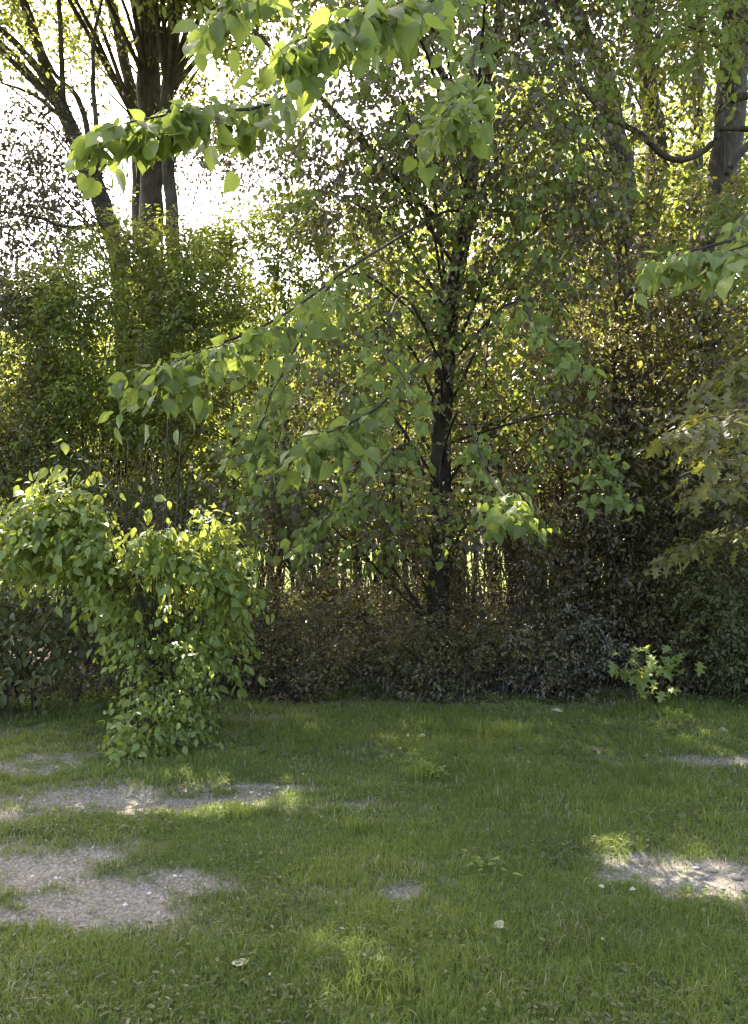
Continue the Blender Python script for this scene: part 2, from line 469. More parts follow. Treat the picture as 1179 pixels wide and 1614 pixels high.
def build_grass():
    rng = np.random.default_rng(4)
    mb = Mesh()
    for (y0, y1, dens, h, w) in ((1.9, 3.2, 15000, .055, .0014), (3.2, 4.6, 11500, .05, .0018), (4.6, 6.4, 8000, .048, .0022), (6.4, 9.0, 5000, .055, .003)):
        half = lambda yy: .56 * yy + 1.0
        W = half(y1)
        n = int(dens * 2 * W * (y1 - y0))
        x, y = (rng.random(n) * 2 - 1) * W, y0 + rng.random(n) * (y1 - y0)
        wv = worn(x, y)
        patch = fbm(x * 1.3, y * 1.6, 31)
        tuft = fbm(x * 9, y * 9, 41, 3)
        dens_f = np.clip((1 - 1.02 * wv) * (.35 + 1.3 * tuft), 0.02, 1) * np.clip((wood_edge(x) - y) / .5 + .35, 0, 1)
        k = (rng.random(n) < dens_f) & (np.abs(x) < half(y))
        x, y, wv, patch, tuft = x[k], y[k], wv[k], patch[k], tuft[k]
        n = len(x)
        hh = h * (.45 + .9 * rng.random(n)) * (.25 + 1.5 * patch) * (1 - .6 * wv) * (.7 + .6 * tuft) * (1 + 1.6 * np.exp(-np.clip(wood_edge(x) - y, 0, 9) / .22) * fbm(x * 2.5, y, 91))
        var = np.clip(1.3 * (fbm(x * 1.1 + 3, y * 1.5, 71) - .5) + .5 + .5 * (rng.random(n) - .5) + .3 * (tuft - .5), 0, 1)
        dry = rng.random(n) < .03 + .4 * wv + .10 * (fbm(x * 2.2, y * 3, 61) > .6)
        ww = w * (.7 + .6 * rng.random(n))
        for (mm, s) in ((0, ~dry), (1, dry)):
            grass_blades(mb, rng, x[s], y[s], hh[s], ww[s], np.full(s.sum(), .5), var[s], mm)
    o = mb.build("grass", [M['grass'], M['straw']])
    tag(o, "short uneven green grass with thin and dry spots", "grass", kind="stuff")

build_grass()

def build_clover():
    rng = np.random.default_rng(6)
    mb = Mesh()
    n = 60000
    y = 2.2 + 6.2 * rng.random(n)
    x = (rng.random(n) * 2 - 1) * (.56 * y + .8)
    k = (fbm(x * 1.7 + 9, y * 2.2, 81) + .25 * (rng.random(n) - .5) > .60) & (worn(x, y) < .25) & (y < wood_edge(x))
    x, y = x[k], y[k]; n = len(x)
    th = rng.random(n) * 6.283
    pos = np.stack([x, y, ground_z(x, y) + .015 + .03 * rng.random(n)], -1)
    put_leaves(mb, rng, pos, np.stack([np.cos(th), np.sin(th), .15 * rng.normal(size=n)], -1), np.array([0, 0, 1.]) + .3 * rng.normal(size=(n, 3)), .014 + .02 * rng.random(n), 'small', 0, None, False)
    tag(mb.build("ground_cover", M['dark_bush']), "small broad clover leaves among the grass", "clover", kind="stuff")

build_clover()

def build_litter():
    rng = np.random.default_rng(8)
    mb = Mesh()
    n = 17500
    y = np.where(rng.random(n) < .1, 8.3 - 2.4 * rng.random(n) ** 2.2, 8.0 + 8 * rng.random(n) ** 1.3)
    x = (rng.random(n) * 2 - 1) * (.6 * y + 1)
    k = (y > wood_edge(x) - .25 * rng.random(n) - .1) | (rng.random(n) < .5)
    x, y = x[k], y[k]; n = len(x)
    pos = np.stack([x, y, ground_z(x, y) + .012 + .02 * rng.random(n)], -1)
    th = rng.random(n) * 2 * math.pi
    ax = np.stack([np.cos(th), np.sin(th), .3 * rng.normal(size=n)], -1)
    put_leaves(mb, rng, pos, ax, np.array([0, 0, 1.]) + .35 * rng.normal(size=(n, 3)), np.where(y < 8.1, .045, .07) * (.5 + rng.random(n)), 'small', 0, cull=False)
    tag(mb.build("leaf_litter", M['litter']), "brown dead leaves covering the ground under the trees", "leaf litter", kind="stuff")
    # crumbs of soil, stones and cut straw on the bare spots
    mb = Mesh()
    n = 26000
    x, y = (rng.random(n) * 2 - 1) * 4.2, 2.8 + 4.2 * rng.random(n)
    wv = worn(x, y)
    k = rng.random(n) < np.clip(wv * 1.1 - .15, 0, 1)
    x, y = x[k], y[k]; n = len(x)
    s = .004 + .011 * rng.random(n) ** 3
    base = np.array([(1, 0, -.2), (0, 1, -.2), (-1, 0, -.2), (0, -1, -.2), (.15, .1, .75)])
    F = np.array([(0, 1, 4), (1, 2, 4), (2, 3, 4), (3, 0, 4)])
    v = np.stack([x, y, ground_z(x, y)], -1)[:, None] + s[:, None, None] * base * (.6 + .8 * rng.random((n, 5, 3)))
    mb.add(v, F[None] + (np.arange(n) * 5)[:, None, None], np.full(n * 4, 3), 0, np.repeat(rng.random(n), 5))
    n = 5000
    x, y = (rng.random(n) * 2 - 1) * 4.2, 2.8 + 4.2 * rng.random(n)
    k = rng.random(n) < np.clip(worn(x, y) * 1.0 - .05, 0, 1)
    x, y = x[k], y[k]; n = len(x)
    th = rng.random(n) * 2 * math.pi
    ax = np.stack([np.cos(th), np.sin(th), .1 * rng.normal(size=n)], -1)
    V, _ = LEAF['blade']
    sz = .03 + .06 * rng.random(n)
    sd = np.stack([-np.sin(th), np.cos(th), 0 * th], -1)
    v = np.stack([x, y, ground_z(x, y) + .012], -1)[:, None] + sz[:, None, None] * (V[None, :, 0:1] * ax[:, None] + V[None, :, 1:2] * sd[:, None])
    i = np.arange(n)[:, None] * 5
    mb.add(v, np.concatenate([i + np.array([0, 1, 3, 2]), i + np.array([2, 3, 4])], 1), np.tile([4, 3], n), 1, np.repeat(rng.random(n), 5))
    m, nt, N = new_mat("soil_crumb")
    at = N("ShaderNodeAttribute", attribute_name="var")
    c = ramp(nt, [(0, (.15, .125, .1)), (.75, (.26, .225, .185)), (1, (.5, .46, .4))], at.outputs["Fac"])
    pr = N("ShaderNodeBsdfPrincipled"); nt.links.new(c, pr.inputs[0]); pr.inputs["Roughness"].default_value = .95
    out = N("ShaderNodeOutputMaterial"); nt.links.new(pr.outputs[0], out.inputs[0])
    tag(mb.build("gravel", [m, M['straw']]), "crumbs of soil, grit and straw on the bare patches", "gravel", kind="stuff")

build_litter()

# ------------------------------------------------------------------ trees
TUNNELS += [(P(20, 840, 6.4), .42, .3), (P(100, 820, 6.7), .5, .3), (P(190, 840, 6.6), .55, .3), (P(290, 860, 6.3), .55, .3), (P(340, 830, 6.5), .4, .3), (P(300, 750, 7.0), .3, .3),
            (P(250, 900, 6.1), .4, .3), (P(215, 1065, 5.85), .2, .2), (P(300, 1040, 5.95), .2, .2), (P(250, 1130, 5.8), .2, .2)]
TUNNELS += [(P(1015, 1030, 7.8), .12, .2), (P(800, 825, 5.2), .4, .3), (P(220, 220, 3.9), .25, .3), (P(1060, 420, 3.9), .15, .3), (P(490, 60, 3.5), .3, .3), (P(350, 570, 4.9), .3, .3), (P(500, 740, 4.8), .22, .3), (P(1120, 680, 4.8), .3, .3)]
ru_ = np.random.default_rng(98)
for k in range(80):
    y = 8.9 + 2.4 * ru_.random()
    TUNNELS.append((np.array([-2 + 6 * ru_.random(), y, .15 + (.35 + .45 * (y - 8.9)) * ru_.random()]), .07 + .14 * ru_.random(), .2))
for k in range(60):
    TUNNELS.append((np.array([-6 + 5 * ru_.random(), 10 + 2.5 * ru_.random(), 1.8 + 5 * ru_.random()]), .12 + .25 * ru_.random(), .25))
rb = np.random.default_rng(99)
for k in range(90):
    TUNNELS.append((np.array([-5.5 + 11 * rb.random(), 8.8 + 4.5 * rb.random(), .4 + 6 * rb.random() ** 1.4]), .1 + .22 * rb.random(), .35))
for k in range(45):
    TUNNELS.append((np.array([.8 + 5 * rb.random(), 9.3 + 3.5 * rb.random(), 1 + 5 * rb.random()]), .1 + .22 * rb.random(), .3))

def wood(name, ctrl, mat, parent, org, n=30, sides=10, rough=.16, seed=0, wob=.0):
    rng = np.random.default_rng(seed)
    c = curve(ctrl, n)
    p = c[:, :3].copy()
    if wob:
        p[1:-1] += np.cumsum(rng.normal(size=(n - 2, 3)), 0) * wob * np.array([1, 1, .2]) * (np.sin(np.linspace(0, math.pi, n - 2))[:, None])
    mb = Mesh()
    tubes(mb, p[None], c[None, :, 3], sides, 0, .5, rough, rng)
    mb.build(name, mat, parent, org)
    return np.hstack([p, c[:, 3:]])

class Tree:
    def __init__(s, name, label, cat, trunk, bark='bark', group=None, seed=0, n=34, wob=.012):
        s.rng = np.random.default_rng(seed)
        s.seed = seed
        base = np.array(trunk[0][:3], float)
        s.org = base
        s.root = empty(name, base, label, cat, group)
        s.bark = M[bark]
        s.crown = Mesh()
        s.trunk = wood('trunk', [(*p[:3], p[3]) for p in trunk], s.bark, s.root, base, n, 12, .2, seed, wob)
    def at(s, z):
        i = int(np.argmin(np.abs(s.trunk[:, 2] - z)))
        return s.trunk[i]
    def limb(s, pts, r0=.05, r1=.008, from_z=None, n=22, wob=.01):
        """a limb through pts; from_z makes it leave the trunk at that height"""
        pts = [np.asarray(p, float)[:3] for p in pts]
        if from_z is not None:
            pts = [s.at(from_z)[:3]] + pts
        rr = np.linspace(r0, r1, len(pts))
        s.seed += 1
        return wood('limb', [(*p, r) for p, r in zip(pts, rr)], s.bark, s.root, s.org, n, 7, .2, s.seed, wob)
    def clump(s, c, r, ntw, tlen, nleaf, size, shape, limb=True, from_z=None, r0=.04, **kw):
        c = np.asarray(c, float)
        if limb:
            z = from_z if from_z is not None else max(s.trunk[0, 2], c[2] - .6 * np.hypot(*(c[:2] - s.at(c[2])[:2])) - .3)
            a = s.at(z)[:3]
            mid = (a + c) / 2 + np.array([0, 0, .12 * np.linalg.norm(c - a)]) + s.rng.normal(size=3) * .1
            s.limb([a, mid, c], min(r0, s.at(z)[3] * .8), .008, n=14)
        clump(s.crown, s.rng, c, r, ntw, tlen, nleaf, size, shape, **kw)
    def spray(s, pts, t0, ntw, tlen, nleaf, size, shape, r0=.016, r1=.004, from_z=None, **kw):
        p0 = np.asarray(pts[0], float)[:3]
        a = s.at(p0[2])[:2]
        if from_z != 'keep':
            from_z = p0[2] - .12 * float(np.hypot(*(p0[:2] - a)))
        path = s.limb(pts, r0, r1, None if from_z == 'keep' else max(from_z, s.trunk[0, 2] + .3))
        spray(s.crown, s.rng, path, t0, ntw, tlen, nleaf, size, shape, **kw)
        return path
    def done(s, leaf, leaf2=None):
        s.crown.build('crown', [M[leaf], M['twig'], M[leaf2 or leaf]], s.root, s.org)
        return s.root

def gz(x, y): return float(ground_z(np.array([x]), np.array([y]))[0])
def base_at(px, d, r):
    x = (px - 589.5) / FPX * d
    return (x, d, gz(x, d) - .05, r)
def pr(px, py, d, r): return (*P(px, py, d), r)

# --- the tree in the middle, whose big heart-shaped leaves hang out over the lawn
t = Tree('linden_tree', "slender dark patchy trunk in the middle with big heart-shaped leaves hanging forward", "tree",
         [base_at(690, 9.5, .19), pr(690, 960, 9.5, .14), pr(697, 800, 9.5, .125), pr(700, 650, 9.5, .12), pr(714, 480, 9.4, .11), pr(738, 330, 9.4, .09), pr(752, 180, 9.5, .075), pr(790, 0, 9.6, .06), (1.8, 9.7, 11.5, .03)],
         'bark_patchy', seed=11, wob=.006)
H = dict(hang=.8, flat=.75, droop=.4, jitter=.5, petiole=.5)
# foreground sprays
t.spray([P(640, 20, 6.4), P(450, 150, 4.6), P(300, 170, 4.1), P(195, 195, 3.9)], .45, 35, .26, 7, 0.120, 'heart', from_z=7.5, **H)
t.spray([P(760, -60, 6.0), P(660, 0, 4.3), P(560, 20, 3.7), P(480, 60, 3.5)], .4, 40, .3, 7, 0.120, 'heart', from_z=7.9, **H)
t.spray([P(660, -150, 5.5), P(480, -60, 4.0), P(360, 0, 3.6)], .55, 16, .25, 7, 0.120, 'heart', from_z=8.2, **H)
t.spray([P(760, 60, 7.0), P(730, 130, 5.2), P(690, 190, 4.6)], .4, 29, .3, 7, 0.120, 'heart', from_z=6.8, **H)
t.spray([P(720, 330, 8.3), P(590, 395, 6.6), P(450, 490, 5.3), P(330, 545, 4.8), P(255, 580, 4.5)], .42, 59, .34, 7, 0.104, 'heart', from_z=4.6, **H)
t.spray([P(690, 560, 7.0), P(600, 640, 5.4), P(500, 690, 4.7)], .35, 35, .3, 7, 0.112, 'heart', from_z=3.9, **H)
t.spray([P(720, 650, 7.5), P(760, 740, 5.8), P(810, 800, 5.1)], .45, 32, .26, 7, 0.096, 'heart', from_z=3.2, **H)
t.spray([P(640, 700, 7.5), P(560, 780, 6.4), P(500, 830, 6.0)], .3, 35, .32, 7, 0.088, 'heart', from_z=3.0, **H)
t.spray([P(800, 480, 7.4), P(850, 520, 6.4), P(900, 560, 6.0)], .1, 24, .3, 7, 0.096, 'heart', from_z=4.4, **H)
t.spray([P(640, 470, 7.4), P(600, 540, 6.0), P(640, 600, 5.3)], .3, 35, .32, 7, 0.096, 'heart', from_z=4.6, **H)
t.spray([P(560, 430, 7.8), P(440, 600, 6.5), P(400, 700, 6.2)], .3, 40, .34, 7, 0.088, 'heart', from_z=4.4, **H)
t.spray([P(880, 650, 7.8), P(930, 700, 7.0), P(960, 760, 6.6)], .3, 27, .3, 7, 0.088, 'heart', from_z=3.4, **H)
# inner canopy
for (px, py, d, rx, rz, n) in ((620, 120, 7.2, 1.0, .8, 100), (830, 190, 7.6, .8, .8, 80), (650, 300, 8.4, .6, .6, 50), (560, 200, 8.5, .8, .7, 80), (520, 300, 9, .7, .5, 45), (850, 360, 8.0, .8, .6, 70), (700, 250, 10.6, .9, .7, 70),
                               (800, 470, 8.2, .6, .5, 45), (600, 500, 8.6, .7, .6, 70), (510, 600, 8.4, .8, .6, 80), (630, 640, 10.4, .8, .5, 60), (820, 640, 8.8, .7, .5, 55), (620, 420, 10.2, .8, .6, 70), (770, 560, 10.4, .8, .6, 60),
                               (520, 790, 8.0, 1.0, .35, 90), (770, 810, 8.4, .6, .3, 40), (430, 750, 8.2, .7, .5, 60), (700, 570, 8.7, .35, .3, 14), (712, 430, 8.7, .35, .3, 14), (695, 720, 8.8, .35, .25, 12), (620, -40, 8.5, 1.4, .8, 120), (850, -60, 8.8, 1.3, 1.0, 130), (610, 850, 8.8, .6, .25, 30)):
    t.clump(P(px, py, d), (rx, .9, rz), int(n * .95), .42, 8, .082, 'heart', hang=.7, flat=.8, r0=.022)
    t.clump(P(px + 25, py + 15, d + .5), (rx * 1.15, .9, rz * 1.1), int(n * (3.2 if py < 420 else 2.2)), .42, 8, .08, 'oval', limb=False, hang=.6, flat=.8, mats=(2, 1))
for k in range(12):
    q = np.array([.8 + 3.4 * t.rng.normal() * .6, 9 + 2.6 * t.rng.normal() * .6, 9.5 + 3.0 * t.rng.random()])
    t.clump(q, (1.3, 1.3, .9), 70, .5, 6, .16, 'oval', hang=.5)
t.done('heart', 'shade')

# --- left group of trunks
def crown_clumps(t, boxes, leaf, ntw, tlen, nleaf, size, shape='small', **kw):
    for (c, r, n) in boxes:
        t.clump(c, r, int(n * ntw), tlen, nleaf, size, shape, **kw)

def high_crown(t, cx, cy, z0, z1, spread, n, ntw=110, size=.13, r=1.3):
    """the crown above the picture's top edge: it is what shades the lawn"""
    for k in range(n):
        a = t.rng.random() * 2 * math.pi
        q = spread * math.sqrt(t.rng.random())
        t.clump((cx + q * math.cos(a), cy + q * math.sin(a), z0 + (z1 - z0) * t.rng.random()), (r, r, r * .7), ntw, .5, 8, size, 'small', r0=.05, limb=k % 5 == 0, from_z=z0 - 1.2)

t = Tree('straight_tree', "thickest straight dark trunk against the white sky at upper left", "tree",
         [base_at(243, 14, .3), pr(238, 520, 14, .23), pr(236, 300, 14, .21), pr(231, 120, 14, .21), pr(228, -40, 14, .2), (-4.1, 14, 14.5, .14), (-4.2, 14, 18, .05)], 'bark_grey', seed=21)
for (px, py, d, r, n) in ((300, 40, 13.4, .8, 60), (330, 120, 13.6, .6, 40), (140, 60, 14.5, .7, 40), (250, -60, 13, 1.1, 90), (380, 10, 14, .7, 50)):
    t.clump(P(px, py, d), (r, r, r * .8), int(n * 2.2), .4, 7, .095, 'small', r0=.022)
for (px, py, d, r, n) in ((300, 250, 15, .9, 110), (350, 210, 15, .9, 120), (300, 180, 14.6, .8, 80), (430, 200, 14.4, .8, 110), (400, 250, 15, .8, 70), (460, 260, 15, .7, 60), (480, 330, 15, .8, 70), (560, 330, 15, .8, 90), (520, 240, 15, .7, 80), (250, 200, 15, .6, 16), (190, 300, 15.4, .6, 20), (340, 330, 15.2, .7, 22), (400, 280, 15.5, .8, 22)):
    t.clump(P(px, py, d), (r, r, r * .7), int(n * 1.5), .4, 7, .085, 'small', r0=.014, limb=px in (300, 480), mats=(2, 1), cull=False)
high_crown(t, -4.0, 11.8, 11.2, 15, 3.2, 42)
t.done('mid', 'shadowed')

t = Tree('leaning_tree', "thinner trunk leaning right beside the thickest straight trunk", "tree",
         [base_at(280, 13.4, .13), pr(274, 400, 13.4, .11), pr(270, 280, 13.4, .105), pr(270, 160, 13.4, .115), pr(287, 0, 13.4, .115), pr(310, -150, 13.4, .1), (-2.4, 13, 15, .03)], 'bark_grey', seed=31)
for (px, py, d, r, n) in ((350, 60, 13, .7, 55), (330, 170, 12.8, .45, 25), (420, 60, 13, .6, 40), (310, -80, 12.5, 1.0, 80)):
    t.clump(P(px, py, d), (r, r, r * .8), int(n * 2.2), .4, 7, .095, 'small', r0=.022)
t.limb([P(300, 90, 13.2), P(345, 60, 13.0), P(385, 70, 13)], .045, .01, from_z=9.4)
high_crown(t, -1.6, 11.6, 10.8, 14, 3.0, 34)
t.done('mid', 'shadowed')

t = Tree('curved_tree', "slim trunk curving left just beside the thickest straight trunk", "tree",
         [base_at(222, 14.6, .16), pr(220, 420, 14.6, .13), pr(212, 190, 14.6, .115), pr(192, 75, 14.6, .1), pr(172, -5, 14.6, .09), (-5.6, 14.6, 13, .05), (-6, 14.6, 16, .02)], 'bark_grey', seed=41)
for (px, py, d, r, n) in ((150, 120, 14.2, .7, 40), (120, 20, 14.4, .8, 50), (200, 250, 14.6, .5, 16), (60, 40, 14, .9, 60)):
    t.clump(P(px, py, d), (r, r, r * .8), int(n * 2.2), .4, 7, .095, 'small', r0=.022)
high_crown(t, -6.0, 11, 10.8, 14, 2.6, 12)
t.done('mid', 'shadowed')

t = Tree('forked_tree', "tree forking into long bare limbs slanting up to the top left corner", "tree",
         [base_at(205, 12.6, .2), pr(196, 470, 12.6, .17), pr(165, 330, 12.6, .15), pr(145, 270, 12.6, .14), pr(112, 195, 12.5, .12), pr(75, 105, 12.4, .09), pr(42, 10, 12.3, .075), (-6.2, 12.2, 12, .03)], 'bark_grey', seed=51)
t.limb([P(112, 195, 12.5), P(60, 110, 12.2), P(10, 55, 12.0), P(-60, 0, 12)], .085, .03)
t.limb([P(150, 280, 12.6), P(128, 170, 12.9), P(85, 110, 13.0), P(60, 60, 13)], .06, .02)
t.limb([P(160, 320, 12.6), P(150, 160, 12.2), P(150, 70, 12), P(165, -20, 12)], .05, .02)
t.limb([P(175, 350, 12.6), P(110, 360, 12.0), P(55, 345, 11.7), P(10, 335, 11.5)], .04, .018)
t.limb([P(112, 195, 12.5), P(50, 150, 12.3), P(0, 130, 12.0)], .045, .015)
for (px, py, d, r, n) in ((60, 230, 12, .7, 70), (20, 300, 12, .7, 80), (100, 290, 12.2, .6, 50), (80, 340, 11.5, .7, 70), (0, 360, 11.5, .7, 70), (20, 180, 12, .6, 30), (60, 360, 11.6, .6, 34), (150, 250, 12.8, .6, 24), (90, 180, 12.6, .6, 22), (-10, 250, 11.6, .6, 40), (-40, 100, 11.5, 1.0, 60), (130, 350, 12, .5, 26), (40, 30, 12, .7, 34), (110, 100, 12.4, .6, 26)):
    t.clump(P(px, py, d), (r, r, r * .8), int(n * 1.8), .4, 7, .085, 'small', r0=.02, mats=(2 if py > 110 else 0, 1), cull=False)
high_crown(t, -6.8, 10, 9.8, 13, 2.6, 12)
t.done('mid', 'shadowed')

# --- right group of trunks
def right_crown(t, lst, size=.115, shape='oval'):
    for (px, py, d, r, n) in lst:
        t.clump(P(px, py, d), (r, r, r * .75), int(n * (.8 if py > 400 else 1.2)), .42, 7, size * .9, shape, hang=.5, r0=.022)
        t.clump(P(px + 20, py + 25, d - .3), (r * 1.1, r, r * .8), int(n * (1.0 if py > 400 else .25)), .42, 8, size * .75, 'small', limb=False, hang=.5, mats=(2, 1))

t = Tree('grey_tree', "thickest pale grey trunk near the right edge behind a sagging limb", "tree",
         [base_at(1125, 11, .27), pr(1122, 850, 11, .24), pr(1108, 600, 11, .22), pr(1118, 430, 11, .21), pr(1142, 280, 11, .21), pr(1152, 130, 11, .2), pr(1158, -20, 11, .17), (5.2, 11, 12.5, .1), (5.3, 11, 16, .03)], 'bark_grey', seed=61)
right_crown(t, [(1150, 60, 9.5, .8, 60), (1080, 60, 10.5, .8, 60), (1170, 330, 9.5, .7, 70), (1090, 350, 9.8, .7, 70), (1160, 450, 9.5, .7, 60), (1040, 420, 10, .7, 60), (1120, 560, 9.4, .8, 80), (1180, 620, 9, .8, 80), (1060, 640, 9.6, .7, 70), (1150, 740, 9.2, .8, 80)])
high_crown(t, 5.2, 11, 10.5, 16, 3.2, 16)
t.done('oak', 'shade')

t = Tree('short_lit_tree', "grey trunk left of the thickest pale grey trunk and above the sagging limb", "tree",
         [base_at(1025, 12.3, .2), pr(1022, 870, 12.3, .17), pr(1000, 620, 12.3, .16), pr(1018, 400, 12.3, .155), pr(1033, 230, 12.3, .15), pr(1026, 160, 12.3, .145), pr(1010, 30, 12.3, .13), (3.9, 12.3, 13, .07), (3.8, 12.3, 16, .03)], 'bark_grey', seed=71)
right_crown(t, [(1000, 90, 11.5, .8, 60), (940, 60, 11.2, .8, 60), (1060, 200, 11.8, .7, 50), (960, 420, 11, .8, 60), (1010, 520, 11, .8, 70), (930, 560, 10.6, .7, 60), (960, 680, 10.4, .8, 80), (1020, 760, 10.4, .8, 80)])
high_crown(t, 3.9, 12.5, 11, 16, 3.0, 14)
t.done('mid', 'shade')

t = Tree('bent_tree', "bent trunk between the central dark tree and the pair of grey trunks", "tree",
         [base_at(985, 10.6, .17), pr(985, 800, 10.6, .15), pr(978, 560, 10.6, .14), pr(982, 400, 10.6, .14), pr(984, 280, 10.6, .14), pr(968, 200, 10.6, .14), pr(948, 110, 10.6, .12), pr(905, 10, 10.6, .1), (2.3, 10.6, 11.5, .05)], 'bark_grey', seed=81)
right_crown(t, [(900, 150, 8.8, .5, 26), (920, 250, 8.8, .5, 24), (1000, 330, 8.8, .6, 34), (1090, 330, 9, .5, 24), (880, 60, 10, .8, 60), (830, 130, 10.2, .7, 50), (900, 180, 9.8, .7, 50), (890, 290, 9.8, .7, 60), (930, 330, 9.6, .6, 50), (880, 470, 9.8, .7, 70), (860, 620, 9.6, .7, 60), (920, 720, 9.4, .7, 70)])
t.limb([P(920, 292, 9.6), P(880, 295, 9.2)], .03, .01, from_z=6.0)
high_crown(t, 1.2, 10.6, 10.5, 14, 3.0, 30)
t.done('mid', 'shade')

t = Tree('thin_grey_tree', "thin grey trunk rising between the two pale grey trunks at the right", "tree",
         [base_at(1090, 13, .13), pr(1092, 600, 13, .11), pr(1098, 300, 13, .1), pr(1103, 150, 13, .085), pr(1104, 0, 13, .07), (5.4, 13, 14, .03)], 'bark_grey', seed=91)
right_crown(t, [(1100, 30, 12.4, .8, 60), (1050, 300, 12.4, .8, 70), (1140, 220, 12.6, .7, 40), (1170, 120, 12.4, .8, 50)])
high_crown(t, 5.5, 13.5, 11, 15, 2.6, 10)
t.done('mid', 'shade')

t = Tree('sagging_limb_tree', "tree at the right edge with dark limbs sagging in a U across the grey trunks", "tree",
         [base_at(1330, 8.6, .2), pr(1325, 700, 8.6, .17), pr(1300, 300, 8.6, .15), pr(1290, 50, 8.6, .12), (4.8, 8.6, 10.5, .04)], 'bark', seed=101)
t.limb([P(1179, 150, 8.4), P(1140, 175, 8.3), P(1120, 225, 8.2), P(1072, 245, 8.2), P(1020, 205, 8.3), P(965, 175, 8.4), P(920, 125, 8.6), P(860, 10, 8.8), P(840, -60, 9)], .042, .022, from_z=6.6, n=44)
t.limb([P(1133, 203, 8.25), P(1179, 203, 8.2), P(1230, 210, 8.2)], .025, .035)
t.limb([P(1240, 170, 8.4), P(1170, 230, 8.1), P(1145, 275, 8.0)], .06, .03, from_z=6.5)
right_crown(t, [(1160, 20, 7.8, .7, 60), (1080, 40, 8.4, .7, 50), (1190, 380, 7.6, .6, 60)])
t.spray([P(1210, 360, 5.4), P(1130, 385, 4.2), P(1050, 405, 3.9)], .4, 26, .24, 6, .10, 'oval', from_z=5, hang=.7)
t.spray([P(1240, 340, 5.0), P(1190, 380, 3.9), P(1150, 395, 3.9)], .5, 10, .2, 5, .11, 'heart', from_z=5, hang=.7)
high_crown(t, 4.6, 8.5, 9, 12.5, 2.2, 8)
t.done('heart', 'shade')

t = Tree('oak_tree', "oak with lobed olive leaves reaching in from the right edge", "tree",
         [base_at(1420, 7.2, .2), pr(1410, 700, 7.2, .17), pr(1400, 200, 7.2, .12), (4.7, 7.2, 8.5, .04)], 'bark', seed=111)
for (a, b, c_, n) in (((1260, 560, 6.4), (1170, 640, 5.2), (1110, 660, 4.7), 22), ((1270, 640, 6), (1190, 700, 5.0), (1140, 720, 4.6), 14), ((1280, 480, 6.4), (1190, 560, 6.0), (1120, 600, 5.8), 18),
                      ((1270, 720, 6.6), (1180, 760, 6.4), (1110, 770, 6.2), 16), ((1270, 800, 6.8), (1170, 830, 6.6), (1080, 860, 6.6), 26), ((1260, 620, 6.8), (1150, 660, 6.8), (1060, 690, 6.8), 22)):
    t.spray([P(*a), P(*b), P(*c_)], .3, int(n * 1.6), .3, 7, .105, 'lobed', from_z=float(P(*a)[2]) - .2, hang=.45, flat=.45)
t.done('oak', 'shade')

# --- thin saplings in the understorey
SAP = [(470, 10.6, .03), (505, 11.5, .035), (540, 12.5, .04), (560, 11.0, .055), (600, 12.0, .035), (640, 11.0, .03), (742, 10.4, .04), (780, 11.2, .085), (812, 10.2, .075), (830, 12.0, .04), (870, 11.0, .035), (395, 10.5, .03), (355, 10.0, .03), (930, 12.0, .05), (660, 13.5, .05), (715, 13.0, .04), (590, 14.0, .06), (440, 13.5, .05)]
rs = np.random.default_rng(5)
for i, (px, d, r) in enumerate(SAP):
    x = (px - 589.5) / FPX * d
    h = 3.2 + 2.2 * rs.random()
    a, b = rs.normal() * .3, rs.normal() * .3
    if px in (780, 812):
        lab = "stouter dark sapling stem standing right of the central trunk" if px == 780 else "dark leaning sapling stem, rightmost of the pair right of the central trunk"
        grp = None
    elif px == 560:
        lab, grp = "darkest sapling stem in the bright gap left of the central trunk", None
    else:
        lab, grp = "thin bare sapling stem rising from the brown undergrowth", "thin sapling stems in the undergrowth"
    t = Tree('sapling', lab, "sapling", [(x, d, gz(x, d) - .03, r), (x + a * .2, d, 1.2, r * .85), (x + a * .7 + .1 * rs.normal(), d + b * .5, 2.2, r * .7), (x + a, d + b, h, r * .25)], 'bark', grp, seed=200 + 10 * i, n=16, wob=.012)
    for k in range(5):
        z = 1.5 + (h - 1.5) * rs.random()
        an = rs.random() * 6.28
        q = t.at(z)[:3]
        t.spray([q + np.array([math.cos(an) * .35, math.sin(an) * .35, .15]), q + np.array([math.cos(an) * .8, math.sin(an) * .8, .15])], .2, 9, .3, 6, .07, 'small', r0=r * .35, r1=.003, from_z=z)
    t.done('brush' if i % 3 else 'mid')

